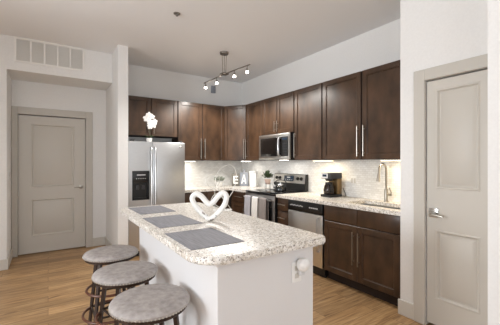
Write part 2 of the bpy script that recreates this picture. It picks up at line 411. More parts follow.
# corner cabinet, diagonal door
t = thing('corner_wall_cabinet', 'diagonal one-door dark wood wall cabinet in the kitchen corner', 'cabinet', (0, 0, 0), 0, 'upper wall cabinets')
P = [(2.734, 4.993), (2.990, 4.625), (3.288, 4.625), (3.288, 5.288), (2.734, 5.288)]
MB().prism(P, ZB, ZT).build('body', 'wood', t)
dx, dy = P[1][0]-P[0][0], P[1][1]-P[0][1]; L = math.hypot(dx, dy); an = math.atan2(dy, dx)
Rm = Matrix.Translation((P[0][0], P[0][1], 0)) @ Matrix.Rotation(an, 4, 'Z')
dr = shaker(L-.024, ZT-ZB-.008).xf(Rm @ Matrix.Translation((.012, -.001, ZB+.004))).build('door', 'wood', t)
MB().tube([(L-.04, -.05, ZB+.035), (L-.04, -.05, ZB+.385)], .006).tube([(L-.04, -.02, ZB+.08), (L-.04, -.05, ZB+.08)], .005).tube([(L-.04, -.02, ZB+.34), (L-.04, -.05, ZB+.34)], .005).xf(Rm).build('handle', 'nickel', dr)

BX = 2.70         # carcase front of right base cabinets
TOE = .105; BT = .873
def base_right(label, ya, yb, fr, hollow=False): return cabinet('base_cabinet', label, (BX, ya, 0), RX, ya-yb-.002, 3.285-BX, 0, BT, fr, 'base cabinets', TOE, hollow=hollow)
base_right('two-door dark wood base cabinet under the sink', 2.490, 1.56,
           [('drawer', .004, .455, .70, .868, None), ('drawer', .461, .922, .70, .868, None),
            ('door', .004, .455, .115, .69, ('v', .418, .285, .63)), ('door', .461, .922, .115, .69, ('v', .486, .285, .63))], True)
base_right('narrow dark wood drawer cabinet between range and dishwasher', 3.352, 3.118,
           [('drawer', .004, .228, .70, .868, ('h', .04, .19, .785)), ('drawer', .004, .228, .42, .69, ('h', .04, .19, .60)), ('drawer', .004, .228, .115, .41, ('h', .04, .19, .32))])
base_right('dark wood base cabinet in the corner left of the range', 4.70, 4.130,
           [('drawer', .06, .562, .70, .868, ('h', .20, .45, .785)), ('door', .06, .562, .115, .69, ('v', .50, .30, .62))])
cabinet('base_cabinet', 'two-drawer dark wood base cabinet beside the refrigerator', (1.80, 4.70, 0), 0, .898, .585, 0, BT,
        [('drawer', .004, .446, .70, .868, ('h', .13, .32, .785)), ('drawer', .452, .86, .70, .868, ('h', .56, .75, .785)),
         ('door', .004, .446, .115, .69, ('v', .41, .30, .62)), ('door', .452, .86, .115, .69, ('v', .49, .30, .62))], 'base cabinets', TOE)

# ------------------------------------------------------------ countertops, sink
CZ0, CZ1 = .875, .914
m = MB()
m.box(1.795, 3.288, 4.655, 5.288, CZ0, CZ1).box(2.655, 3.288, 4.128, 4.655, CZ0, CZ1)
tag(m.build('countertop', 'granite'), 'speckled granite countertop in the corner left of the range', 'countertop', 'kitchen countertops')
sx0, sx1, sy0, sy1 = 2.775, 3.135, 1.62, 2.27
m = MB()
m.box(2.655, sx0, 1.545, 3.354, CZ0, CZ1).box(sx1, 3.288, 1.545, 3.354, CZ0, CZ1).box(sx0, sx1, 1.545, sy0, CZ0, CZ1).box(sx0, sx1, sy1, 3.354, CZ0, CZ1)
tag(m.build('countertop', 'granite'), 'speckled granite countertop around the sink, above the dishwasher', 'countertop', 'kitchen countertops')
t = thing('sink', 'stainless undermount sink set in the granite counter', 'sink', (0, 0, 0))
m = MB(); a, b2, c2, d3 = sx0-.004, sx1+.004, sy0-.004, sy1+.004
m.box(a, b2, c2, d3, .72, .724); m.box(a, a+.003, c2, d3, .724, .874); m.box(b2-.003, b2, c2, d3, .724, .874); m.box(a, b2, c2, c2+.003, .724, .874); m.box(a, b2, d3-.003, d3, .724, .874)
m.build('basin', 'steel', t)
MB().lathe([(.001, 0), (.04, 0), (.042, .003), (.03, .004), (.001, .002)], (2.955, 1.945, .7245), 20).build('drain', 'chrome', t)

# faucet
t = thing('faucet', 'tall curved nickel pull-down faucet behind the sink', 'faucet', (3.195, 2.03, CZ1))
MB().lathe([(.028, 0), (.028, .008), (.021, .012), (.021, .14), (.017, .15)], n=20).build('base', 'nickel', t)
R = .068; pts = [(0, 0, .14), (0, 0, .36)]+[(-R+R*math.cos(k*PI/10), 0, .36+R*math.sin(k*PI/10)) for k in range(1, 10)]+[(-2*R, 0, .355), (-2*R-.006, 0, .32)]
MB().tube(pts, .0115, 10).build('spout', 'nickel', t)
MB().tube([(-2*R-.006, 0, .325), (-2*R-.012, 0, .29), (-2*R-.018, 0, .235)], [.014, .017, .020], 12).build('spray_head', 'nickel', t)
m = MB().tube([(0, -.018, .085), (0, -.06, .085)], .014, 10).tube([(0, -.055, .085), (-.004, -.062, .11), (-.03, -.055, .165)], [.006, .006, .005], 8)
m.build('handle', 'nickel', t)

# ------------------------------------------------------------ refrigerator (faces -Y)
t = thing('refrigerator', 'stainless side-by-side refrigerator with black ice dispenser', 'refrigerator', (.942, 4.53, 0))
FW, FH = .842, 1.665
MB().box(.004, FW-.004, .072, .74, .02, FH-.004, .004).build('body', 'charcoal', t)
def fdoor(x0, x1, cut=None):
    m = MB()
    if cut:
        cx0, cx1, cz0, cz1 = cut
        m.box(x0, cx0, 0, .066, .09, FH, .0).box(cx1, x1, 0, .066, .09, FH).box(cx0, cx1, 0, .066, .09, cz0).box(cx0, cx1, 0, .066, cz1, FH).box(cx0, cx1, .05, .066, cz0, cz1)
    else: m.box(x0, x1, 0, .066, .09, FH, .008, 3)
    return m.build('door', 'steel', t)
dc = (.052, .290, .82, 1.24)
da = fdoor(.002, .338, dc); db = fdoor(.344, FW-.002)
m = MB().box(dc[0], dc[1], -.006, .05, 1.07, dc[3], .004, 2)
disp = m.build('ice_dispenser', 'black', da); disp['label'] = 'black water and ice dispenser panel'
MB().box(dc[0], dc[0]+.022, -.006, .05, dc[2], 1.07).box(dc[1]-.022, dc[1], -.006, .05, dc[2], 1.07).box(dc[0], dc[1], -.006, .05, dc[2], dc[2]+.035).box(dc[0]+.022, dc[1]-.022, .030, .05, dc[2], 1.07).build('dispenser_recess', 'black', da)
m = MB().box(.115, .235, -.0075, -.006, 1.175, 1.187)
for k in range(5): m.box(.105+k*.03, .118+k*.03, -.0075, -.006, 1.125, 1.132)
m.build('control_marks', 'mark', da)
for x in (.11, .19): MB().box(x, x+.04, 0, .043, .97, 1.03, .004).build('dispenser_paddle', 'charcoal', da)
for x, par in ((.314, da), (.370, db)):
    MB().tube([(x, 0, 1.58), (x, -.035, 1.565), (x, -.05, 1.52), (x, -.056, 1.2), (x, -.056, .9), (x, -.05, .45), (x, -.035, .40), (x, 0, .385)], .013, 10).build('handle', 'steel', par)
MB().ball((FW-.075, -.001, 1.60), .03, (1, .08, .38), 16, 8).build('badge', 'chrome', db)
MB().box(.01, FW-.01, .04, .09, .012, .085, .003).build('kick_grille', 'charcoal', t)
for x in (.04, FW-.09): MB().box(x, x+.05, .02, .10, FH+.001, FH+.028, .006).build('hinge_cover', 'charcoal', t)

# ------------------------------------------------------------ dishwasher (faces -X)
t = thing('dishwasher', 'stainless dishwasher with black control strip beside the sink cabinet', 'dishwasher', (2.70, 3.116, 0), RX)
MB().box(.003, .613, .012, .56, .02, .865).build('body', 'black', t)
MB().box(.004, .612, -.03, .010, .115, .735, .006, 2).build('door', 'steel_h', t)
cp = MB().box(.004, .612, -.034, .010, .742, .868, .008, 2).build('control_panel', 'black', t)
m = MB()
for k in range(9): MB().box(.05+k*.027, .068+k*.027, -.0355, -.034, .80+.006*(k % 2), .812+.006*(k % 2)).build('button', 'mark', cp)
for k in range(5): MB().box(.40+k*.03, .42+k*.03, -.0355, -.034, .80, .814).build('button', 'mark', cp)
MB().tube([(.555, -.03, .70), (.555, -.062, .69), (.555, -.066, .60), (.555, -.066, .40), (.555, -.062, .31), (.555, -.03, .30)], .010, 8).build('handle', 'steel', t)
MB().box(.004, .612, .02, .05, .0, .105).build('kick_plate', 'black', t)

# ------------------------------------------------------------ range (faces -X)
t = thing('range', 'black and stainless electric range between the base cabinets', 'range', (2.655, 4.124, 0), RX)
RW = .766
MB().box(.002, RW-.002, .03, .62, .03, .895, .003).build('body', 'black', t)
MB().box(.0, RW, -.015, .60, .896, .920, .006, 2).build('cooktop', 'blackglass', t)
for cx, cy, r in ((.2, .15, .10), (.57, .15, .08), (.2, .42, .08), (.57, .42, .10)):
    MB().tube([(cx+r*math.cos(k*PI/16), cy+r*math.sin(k*PI/16), .9203) for k in range(32)], .0008, 4, True).build('burner_ring', 'charcoal', t)
dr = MB().box(.006, RW-.006, -.012, .028, .27, .885, .006, 2).build('oven_door', 'black', t)
MB().box(.10, RW-.10, -.0135, -.012, .36, .72, .0).build('oven_window', 'blackglass', dr)
MB().box(.006, RW-.006, -.0140, -.012, .835, .884).box(.006, .07, -.0140, -.012, .275, .835).box(RW-.07, RW-.006, -.0140, -.012, .275, .835).build('door_trim', 'steel', dr)
MB().tube([(.03, -.062, .825), (RW-.03, -.062, .825)], .012, 10).tube([(.05, -.012, .825), (.05, -.062, .825)], .010).tube([(RW-.05, -.012, .825), (RW-.05, -.062, .825)], .010).build('handle', 'steel', dr)
MB().box(.006, RW-.006, -.012, .028, .05, .26, .006, 2).build('storage_drawer', 'steel', t)
XG = Matrix(((0, 0, 1, 0), (-1, 0, 0, .60), (0, 1, 0, 0), (0, 0, 0, 1)))
bg = MB().prism([(.05, .921), (.02, 1.178), (-.028, 1.178), (-.028, .921)], 0.002, RW-.002).xf(XG).build('backguard', 'black', t)
MB().prism([(.0395, 1.035), (.0240, 1.172), (.018, 1.172), (.033, 1.035)], .012, RW-.012).xf(XG).build('control_panel', 'steel_h', bg)
nm = Matrix(((1, 0, 0), (0, .113, -.9936), (0, .9936, .113)))     # panel plane: local z of a lathe points out of it
def on_panel(x, z): return (x, .60-(.0395-(z-1.035)*.1131), z)
for x in (.085, .165, .60, .68):
    MB().lathe([(.001, .024), (.021, .024), (.024, .019), (.027, .0015), (.001, .0015)], on_panel(x, 1.108), 16, nm).build('knob', 'black', bg)
q = on_panel(.38, 1.108); MB().prism([(.0365+.003, 1.065), (.0245+.0035, 1.150), (.027, 1.150), (.034, 1.065)], .27, .50).xf(XG).build('display', 'screen', bg)
m = MB()
for k in range(4): MB().box(.30+k*.05, .325+k*.05, q[1]-.009, q[1]-.004, 1.085, 1.092).build('button', 'mark', bg)
m.box(.345, .42, q[1]-.0055, q[1]-.002, 1.115, 1.132)
m.build('display_marks', 'mark', bg)

# towels folded over the oven handle (world coords: handle axis at x=2.593, z=.825)
def towel(ya, yb, drop, mat, label):
    m = MB(); hx, hz, r = 2.593, .825, .0175
    prof = [(hx+r+.002, hz-drop*.8)]+[(hx+r*math.cos(a), hz+r*math.sin(a)) for a in [k*PI/8 for k in range(9)]]+[(hx-r-.004, hz-drop*.5), (hx-r-.003, hz-drop)]
    n = 14; th = .006
    def col(off):
        out = []
        for k in range(n+1):
            u = k/n; y = ya+(yb-ya)*u; row = []
            for i, (px, pz) in enumerate(prof):
                cx, cz = px-hx, pz-hz
                w = min(1, abs(min(0, cz))/.15)*.003*math.sin(u*9+ya*20)
                d = math.hypot(cx, max(cz, 0)) or 1
                sx = cx/d*off; sz = max(cz, 0)/d*off
                row.append(m.bm.verts.new((px+sx-abs(w)*(1 if cx < 0 else -.3), y, pz+sz)))
            out.append(row)
        return out
    A, B = col(0), col(th); K = len(prof)
    for k in range(n):
        for i in range(K-1):
            m.bm.faces.new((A[k][i], A[k+1][i], A[k+1][i+1], A[k][i+1])); m.bm.faces.new((B[k][i], B[k][i+1], B[k+1][i+1], B[k+1][i]))
        for i in (0, K-1): m.bm.faces.new((A[k][i], B[k][i], B[k+1][i], A[k+1][i]))
    for k in (0, n):
        for i in range(K-1): m.bm.faces.new((A[k][i], A[k][i+1], B[k][i+1], B[k][i]))
    tag(m.build('dish_towel', mat, ang=60), label, 'towel', 'towels on the oven handle')
towel(4.035, 3.875, .36, 'towel_grey', 'grey towel on the oven handle, the one nearest the corner')
towel(3.835, 3.685, .37, 'towel_white', 'pale oatmeal towel hanging in the middle of the oven handle')
towel(3.650, 3.475, .38, 'towel_taupe', 'darker taupe towel on the oven handle, nearest the dishwasher')

# ------------------------------------------------------------ microwave (faces -X)
t = thing('microwave', 'stainless over-range microwave with dark window', 'microwave', (2.90, 4.112, 0), RX)
MW = .762
MB().box(.002, MW-.002, .024, .392, 1.402, 1.795, .003).build('body', 'black', t)
m = MB(); m.box(0, MW, 0, .022, 1.405, 1.453, .003).box(0, MW, 0, .022, 1.742, 1.795, .003).box(0, .045, 0, .022, 1.453, 1.742).box(MW-.03, MW, 0, .022, 1.453, 1.742)
m.build('front_frame', 'steel_h', t)
dr = MB().box(.046, .555, -.002, .020, 1.454, 1.741, .003).build('door', 'mwglass', t)
MB().tube([(.55, -.002, 1.735), (.55, -.030, 1.725), (.553, -.042, 1.68), (.555, -.045, 1.60), (.553, -.042, 1.51), (.55, -.030, 1.468), (.55, -.002, 1.458)], .016, 10).build('handle', 'steel', dr)
MB().box(.09, .47, -.003, -.002, 1.49, 1.705).build('window_mesh', 'mwglass', dr)
kp = MB().box(.575, MW-.031, -.002, .020, 1.454, 1.741, .003).build('keypad', 'black', t)
MB().box(.60, .705, -.0032, -.002, 1.695, 1.725).build('display', 'screen', kp)
m = MB()
for r_ in range(5):
    for k in range(3): MB().box(.605+k*.036, .628+k*.036, -.0030, -.002, 1.475+r_*.04, 1.488+r_*.04).build('key', 'charcoal', kp)
MB().box(.02, MW-.02, .03, .37, 1.396, 1.402).build('underside', 'charcoal', t)
MB().box(.46, .60, .06, .12, 1.392, 1.396).build('underside_light', 'ucl_w', t)

# ------------------------------------------------------------ under-cabinet lights
def ucl(name, label, x0, x1, y0, y1, mat, power, col):
    t = thing(name, label, 'light', ((x0+x1)/2, (y0+y1)/2, ZB), 0, 'under-cabinet lights')
    hx, hy = (x1-x0)/2, (y1-y0)/2
    MB().box(-hx, hx, -hy, hy, -.014, -.001, .003).build('housing', 'white', t)
    MB().box(-hx+.008, hx-.008, -hy+.008, hy-.008, -.017, -.014).build('diffuser', mat, t)
    l = area('under_cabinet_lamp', (0, 0, -.02), (0, 0, 0), hx*2-.02, hy*2-.02, power, col); l.parent = t
warm = (1, .80, .52); cool = (1, .93, .82)
ucl('under_cabinet_light', 'warm lit strip under the cabinet just right of the microwave', 3.06, 3.12, 2.72, 3.05, 'ucl', 2.4, warm)
ucl('under_cabinet_light', 'warm lit strip under the cabinet above the faucet', 3.06, 3.12, 1.66, 2.02, 'ucl', 2.8, warm)
ucl('under_cabinet_light', 'lit strip under the diagonal corner cabinet', 2.92, 3.12, 4.66, 4.72, 'ucl_w', 1.1, cool)
ucl('under_cabinet_light', 'lit strip under the cabinet beside the refrigerator', 1.88, 2.20, 5.08, 5.14, 'ucl_w', 2.0, cool)
l = area('microwave_lamp', (2.99, 3.58, 1.385), (0, 0, 0), .05, .12, 2, cool)

# ------------------------------------------------------------ island
t = thing('kitchen_island', 'white painted kitchen island base', 'island', (0, 0, 0))
IX0, IX1, IY0, IY1 = .70, 1.362, 1.352, 2.90
MB().box(IX0, IX1, IY0, IY1, 0, .874, .003, 1).build('body', 'island', t)
MB().box(IX0-.012, IX1+.012, IY0-.012, IY1+.012, 0, .10, .004, 1).build('base_trim', 'island', t)
MB().box(IX0-.02, IX1+.02, IY0-.02, IY1+.02, .845, .874, .008, 2).build('top_molding', 'island', t)
def rrect(x0, x1, y0, y1, radii, n=8):
    P = []
    for (cx, cy, a0), r in zip(((x0, y0, PI), (x1, y0, 1.5*PI), (x1, y1, 0), (x0, y1, .5*PI)), radii):
        ox = cx+r if cx == x0 else cx-r; oy = cy+r if cy == y0 else cy-r
        P += [(ox+r*math.cos(a0+k*PI/2/n), oy+r*math.sin(a0+k*PI/2/n)) for k in range(n+1)]
    return P
m = MB().prism(rrect(.572, 1.408, 1.272, 3.205, (.13, .04, .05, .12)), CZ0, CZ1, .011, 3)
tag(m.build('island_countertop', 'granite'), 'large speckled granite slab with rounded corners on the white island', 'countertop')
def placemat(x0, x1, y0, y1, lab, rz):
    o = MB().box(-(x1-x0)/2, (x1-x0)/2, -(y1-y0)/2, (y1-y0)/2, 0, .003, .001, 1).build('placemat', 'mat')
    o.location = ((x0+x1)/2, (y0+y1)/2, CZ1+.0005); o.rotation_euler = (0, 0, rz)
    tag(o, lab, 'placemat', 'placemats on the island')
placemat(.605, .925, 1.452, 1.880, 'woven grey placemat nearest the rounded front corner of the island', 0)
placemat(.628, .945, 2.055, 2.500, 'woven grey placemat in the middle of the island edge', .01)
placemat(.655, .970, 2.690, 3.140, 'woven grey placemat at the refrigerator end of the island', .02)
t = thing('wall_outlet', 'white outlet plate on the end of the white island', 'outlet', (1.222, 1.3515, .715), 0)
MB().box(-.037, .037, -.005, 0, -.06, .06, .003, 2).build('plate', 'white', t)
for z in (-.022, .022): MB().box(-.016, .016, -.0065, -.005, z-.014, z+.014, .001, 1).build('socket', 'base', t)
t = thing('plug_in_air_freshener', 'round white plug-in air freshener on the island outlet', 'air freshener', (1.245, 1.343, .762))
RXM = Matrix.Rotation(PI/2, 3, 'X')
MB().lathe([(.001, .052), (.028, .048), (.037, .040), (.041, .022), (.036, .008), (.001, .008)], n=24, mat=RXM).build('body', 'white', t)
MB().box(-.022, .014, -.030, -.002, -.062, -.030, .006, 2).build('refill_bottle', 'mark', t)
MB().box(-.017, .017, -.012, -.0, -.02, .02).build('plug', 'white', t)

# ------------------------------------------------------------ decorations on the island
hp = thing('heart_sculpture', 'open white heart sculpture with worn lower edge on the island', 'sculpture', (1.022, 2.095, CZ1), -math.radians(26))
def spline(P, per=6):
    P = [Vector(p) for p in P]; n = len(P); out = []
    for i in range(n):
        a, b, c, d = P[i-1], P[i], P[(i+1) % n], P[(i+2) % n]
        for k in range(per):
            u = k/per; out.append(.5*((2*b)+(c-a)*u+(2*a-5*b+4*c-d)*u*u+(3*b-a-3*c+d)*u**3))
    return out
def heart_pts():
    return spline([(x, 0, z) for x, z in ((0, .021), (-.05, .055), (-.103, .115), (-.130, .165), (-.123, .197), (-.096, .208), (-.062, .190), (-.028, .150), (0, .131), (.03, .150), (.060, .187), (.092, .211), (.119, .203), (.125, .170), (.104, .115), (.055, .055))])
hm, nt, b = new_mat('worn_white_ceramic')
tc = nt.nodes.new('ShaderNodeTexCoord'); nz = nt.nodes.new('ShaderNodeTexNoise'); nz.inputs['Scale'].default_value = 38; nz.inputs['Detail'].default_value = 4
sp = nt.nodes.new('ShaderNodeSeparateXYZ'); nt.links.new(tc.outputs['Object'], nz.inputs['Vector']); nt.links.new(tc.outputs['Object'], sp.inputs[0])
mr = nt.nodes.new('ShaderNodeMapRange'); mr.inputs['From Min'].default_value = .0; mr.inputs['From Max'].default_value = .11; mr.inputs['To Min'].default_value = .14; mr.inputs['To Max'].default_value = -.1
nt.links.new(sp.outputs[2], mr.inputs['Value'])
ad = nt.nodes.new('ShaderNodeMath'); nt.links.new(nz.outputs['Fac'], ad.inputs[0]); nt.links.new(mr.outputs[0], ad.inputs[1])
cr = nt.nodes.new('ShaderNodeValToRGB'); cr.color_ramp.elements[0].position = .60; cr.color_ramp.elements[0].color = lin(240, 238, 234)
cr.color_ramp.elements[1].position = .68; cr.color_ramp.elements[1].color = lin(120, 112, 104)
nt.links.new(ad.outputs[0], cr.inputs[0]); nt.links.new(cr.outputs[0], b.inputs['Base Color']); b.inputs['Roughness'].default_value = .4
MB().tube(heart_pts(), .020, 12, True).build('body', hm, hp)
# wire rings standing behind the heart
wt = thing('wire_ring_sculpture', 'thin silver wire loops standing behind the white heart', 'sculpture', (1.375, 2.52, CZ1), -math.radians(27))
def loop(c, rx, rz_, tilt, lean, n=48):
    P = []
    for k in range(n):
        a = 2*PI*k/n; x, z = rx*math.cos(a), rz_*math.sin(a)
        x, z = x*math.cos(tilt)-z*math.sin(tilt), x*math.sin(tilt)+z*math.cos(tilt)
        P.append((c[0]+x, c[1]+z*lean, c[2]+z))
    return P
for P, r in ((((-.075, 0, .30), (-.03, .01, .385), (.05, .0, .425), (.105, 0, .385), (.115, 0, .29), (.085, -.01, .18), (.02, -.02, .10), (-.03, -.02, .15), (-.06, -.01, .22)), .0040),
             (((-.10, .02, .20), (-.155, .02, .245), (-.16, .02, .30), (-.10, .02, .335), (-.05, .02, .325), (-.045, .02, .25)), .0032),
             (((-.09, 0, .10), (-.05, .01, .145), (0, .01, .13), (.03, 0, .08), (-.01, -.01, .03), (-.07, -.01, .045)), .0040),
             (((-.12, .03, .06), (-.10, .03, .13), (-.03, .03, .16), (.035, .02, .11), (.02, .02, .03), (-.07, .03, .02)), .0036)):
    MB().tube(spline(P, 8), r, 6, True).build('wire_loop', 'wire', wt)
for P in (((-.085, .0, .006), (-.085, 0, .22)), ((.0, .0, .006), (.0, 0, .27)), ((-.03, .0, .13), (.03, -.02, .06), (.07, -.03, .004))):
    MB().tube(P, .0026, 6).build('stem', 'wire', wt)
MB().prism(rrect(-.10, .075, -.04, .04, (.02,)*4), .0, .006).build('base', 'ceramic', wt)

# ------------------------------------------------------------ things on the far corner counter
t = thing('potted_succulent', 'small grey-green succulents in a white bowl on the far counter', 'plant', (2.60, 4.96, CZ1))
MB().lathe([(.001, 0), (.04, 0), (.045, .004), (.075, .075), (.078, .09), (.07, .09), (.064, .078), (.001, .075)], n=24).build('bowl', 'ceramic', t)
m = MB()
for k in range(9):
    a = k*2.4; r = .012+.07*(k/9)**.6; c = Vector((r*math.cos(a), r*math.sin(a), .105+.075*random.random()))
    for j in range(10):
        b2 = j*2*PI/10*1.618*2; tl = .35+.6*(j/10)
        d = Vector((math.cos(b2)*math.cos(tl), math.sin(b2)*math.cos(tl), math.sin(tl)))
        m.ball(c+d*.034, .028, (1, .5, .3), 8, 5, d.to_track_quat('X', 'Z').to_matrix())
m.build('rosettes', 'sage', t)
def board(name, label, loc, rz, w, h, mat, letter, hang):
    t = thing(name, label, 'sign', loc, rz, 'letter boards in the corner')
    lean = Matrix.Rotation(-.10, 4, 'X')
    m = MB().box(-w/2, w/2, 0, .012, 0, h, .004, 2).box(-.014, .014, 0, .012, h-.005, h+.055, .004, 2)
    m.xf(lean).build('board', mat, t)
    q = MB()
    if letter == 'E':
        q.box(-.045, -.020, -.003, 0, .045, h-.045)
        for z in (.045, h/2-.012, h-.069): q.box(-.0201, .045, -.003, 0, z, z+.024)
    else:
        s_ = .05; z0, z1 = .045, h-.045
        for sg in (-1, 1):
            pr_ = [(sg*s_, z0), (sg*(s_-.022), z0), (0, z1-.03) if False else (sg*.002, z1-.022), (sg*.0, z1), (sg*.012, z1)]
            a = [q.bm.verts.new((x, -.003, z)) for x, z in pr_]; b3 = [q.bm.verts.new((x, 0, z)) for x, z in pr_]
            q.bm.faces.new(a); q.bm.faces.new(b3[::-1])
            for j in range(5): q.bm.faces.new((a[j], a[(j+1) % 5], b3[(j+1) % 5], b3[j]))
        q.box(-.028, .028, -.0028, 0, z0+.04, z0+.058)
    q.xf(lean).build('letter', 'ceramic', t)
    if hang:
        MB().tube([(math.cos(k*PI/10)*.02, .006, h+.065+.03*math.sin(k*PI/10)) for k in range(20)], .002, 5, True).xf(lean).build('cord', 'stem', t)
board('letter_board', 'taupe board with a pale letter E leaning in the counter corner', (2.94, 4.93, CZ1+.003), -.55, .145, .235, 'board_taupe', 'E', True)
board('letter_board', 'light grey board with a pale letter A, right of the E board', (3.075, 4.86, CZ1+.003), -.8, .17, .26, 'board_grey', 'A', False)
t = thing('paper_canister', 'tall square white canister on the corner counter', 'canister', (3.14, 4.63, CZ1+.0005), -.9)
MB().box(-.06, .06, -.05, .05, 0, .255, .006, 3).build('body', 'white', t)
MB().box(-.062, .062, -.052, .052, .2555, .285, .006, 3).build('lid', 'white', t)
for x in (-.035, .015): MB().box(x, x+.02, -.0535, -.052, .264, .275).build('clasp', 'board_grey', t)

# ------------------------------------------------------------ things on the range
t = thing('potted_plant', 'small leafy plant in a pale pink pot on a wire stand', 'plant', (2.985, 3.985, .9206))
MB().tube([(.048*math.cos(k*PI/12), .048*math.sin(k*PI/12), .105) for k in range(24)], .003, 6, True).build('stand', 'black', t)
MB().tube([(.05*math.cos(k*PI/12), .05*math.sin(k*PI/12), .006) for k in range(24)], .003, 6, True).build('stand_foot', 'black', t)
st = [o for o in t.children][0]
m = MB()
for k in range(4):
    a = k*PI/2+.4; m.tube([(.05*math.cos(a), .05*math.sin(a), .0035), (.048*math.cos(a), .048*math.sin(a), .105)], .003, 6)
m.build('stand_leg', 'black', st)
MB().lathe([(.001, .085), (.034, .085), (.05, .15), (.052, .165), (.046, .165), (.04, .15), (.001, .15)], n=20).build('pot', 'pinkpot', t)
m = MB()
for k in range(70):
    a = random.random()*2*PI; el = random.uniform(.1, 1.5); r = random.uniform(.04, .115)
    d = Vector((math.cos(a)*math.cos(el), math.sin(a)*math.cos(el), math.sin(el)))
    c = Vector((0, 0, .185))+d*r*1.0
    m.ball(c, .026, (1, .6, .18), 8, 5, d.to_track_quat('X', 'Z').to_matrix())
m.build('foliage', 'leaf', t)
t = thing('kettle', 'black and steel kettle on the back of the range cooktop', 'kettle', (2.985, 3.66, .9215))
MB().lathe([(.001, 0), (.082, 0), (.088, .006), (.09, .035), (.078, .075), (.05, .098), (.046, .10)], n=28).build('body', 'blackglass', t)
MB().lathe([(.045, .1005), (.04, .108), (.012, .113), (.011, .122), (.015, .128), (.001, .132)], n=20).build('lid', 'steel', t)
MB().tube([(-.045, .055, .07), (-.075, .085, .09), (-.092, .10, .115)], [.018, .013, .010], 10).build('spout', 'steel', t)
MB().tube([(.062, -.062, .085), (.06, -.06, .14), (.035, -.035, .165), (0, 0, .172), (-.035, .035, .165), (-.055, .055, .14), (-.055, .055, .085)], .008, 8).build('handle', 'black', t)
# ------------------------------------------------------------ coffee maker (faces -X)
t = thing('coffee_maker', 'black and gold drip coffee maker with glass carafe', 'coffee maker', (2.975, 2.825, CZ1+.0005), RX)
cw = .162
MB().box(0, cw, 0, .235, 0, .032, .006, 2).build('base', 'black', t)
MB().box(0.004, cw-.004, .155, .235, .032, .235, .006, 2).build('water_tank', 'gold', t)
hd = MB().box(0, cw, .01, .235, .235, .312, .008, 2).build('head', 'charcoal', t)
MB().box(.006, cw-.045, .0085, .01, .243, .305).build('control_panel', 'mark', hd)
MB().box(.03, .10, .0075, .0085, .262, .292).build('display', 'screen', hd)
MB().lathe([(.04, .205), (.055, .234)], (cw/2-.01, .085, 0), 20).build('filter_basket', 'black', t)
cf = MB().lathe([(.001, .034), (.06, .034), (.068, .045), (.07, .09), (.06, .14), (.046, .165), (.043, .165), (.055, .14), (.066, .09), (.064, .048), (.001, .038)], (cw/2-.01, .085, 0), 24).build('carafe', 'coffee', t)
MB().lathe([(.047, .160), (.05, .175), (.045, .188), (.001, .192)], (cw/2-.01, .085, 0), 24).build('lid', 'black', cf)
MB().tube([(cw/2+.03, .055, .17), (cw/2+.068, .03, .165), (cw/2+.075, .025, .11), (cw/2+.05, .045, .07)], .008, 8).build('handle', 'black', cf)
tag(MB().tube([(3.213, 2.70, .935), (3.235, 2.68, .921), (3.25, 2.655, .9185), (3.262, 2.65, .9185), (3.279, 2.66, .921), (3.285, 2.68, .96), (3.285, 2.71, 1.02)], .004, 6).build('power_cord', 'black'), 'short black cord behind the coffee maker', 'cord')
def plate(label, y, z, w=.115):
    t = thing('wall_outlet', label, 'outlet', (3.2895, y, z), RX)
    MB().box(-w/2, w/2, -.006, 0, -.058, .058, .003, 2).build('plate', 'white', t)
    for k in (-1, 1):
        x = k*w/4
        MB().box(x-.015, x+.015, -.0085, -.006, -.032, .032, .001, 1).build('switch' if k < 0 else 'socket', 'base', t)
plate('white double wall plate on the tile between coffee maker and faucet', 2.545, 1.125, .085)
plate('white wall plate on the tile left of the range', 4.52, 1.125, .08)
t = thing('wall_outlet', 'white wall plate on the tile beside the refrigerator', 'outlet', (2.06, 5.2895, 1.11))
MB().box(-.037, .037, -.006, 0, -.058, .058, .003, 2).build('plate', 'white', t)
for z in (-.024, .024): MB().box(-.015, .015, -.0085, -.006, z-.014, z+.014, .001, 1).build('socket', 'base', t)

# ------------------------------------------------------------ orchid on the refrigerator
t = thing('potted_orchid', 'white orchid in a small pot on top of the refrigerator', 'plant', (1.25, 4.60, FH+.0015))
MB().lathe([(.001, 0), (.034, 0), (.040, .035), (.042, .052), (.038, .052), (.034, .045), (.001, .045)], n=20).build('pot', 'ceramic', t)
MB().tube([(.0, 0, .045), (.004, -.003, .18), (0, -.01, .30), (-.015, -.03, .40), (-.03, -.05, .44)], .004, 6).tube([(.01, 0, .045), (.02, -.005, .25), (.03, -.01, .46)], .003, 6).build('stem', 'stem', t)
m = MB()
for a in (.3, 1.9, 3.6, 5.0):
    d = Vector((math.cos(a), math.sin(a), .5)).normalized(); m.ball(Vector((0, 0, .055))+d*.045, .05, (1, .35, .10), 10, 6, d.to_track_quat('X', 'Z').to_matrix())
m.build('leaves', 'leaf', t)
for x, y, z, s_ in ((-.055, -.06, .335, 1.1), (-.02, -.07, .385, 1.), (.025, -.06, .365, .9), (-.015, -.075, .29, 1.05), (.035, -.07, .25, 1.15), (-.01, -.08, .22, .9), (.07, -.055, .30, .8)):
    m = MB()
    for j in range(5):
        a = j*2*PI/5+PI/2; d = Vector((math.cos(a), -.15, math.sin(a))); q = Matrix.Rotation(-a, 3, 'Y')
        m.ball(Vector((x, y, z))+d*.024*s_, .026*s_, (1, .22, .75), 10, 6, q)
    m.ball((x, y-.008, z), .009*s_, (1, 1, 1), 8, 5)
    m.build('flower', 'petal', t)

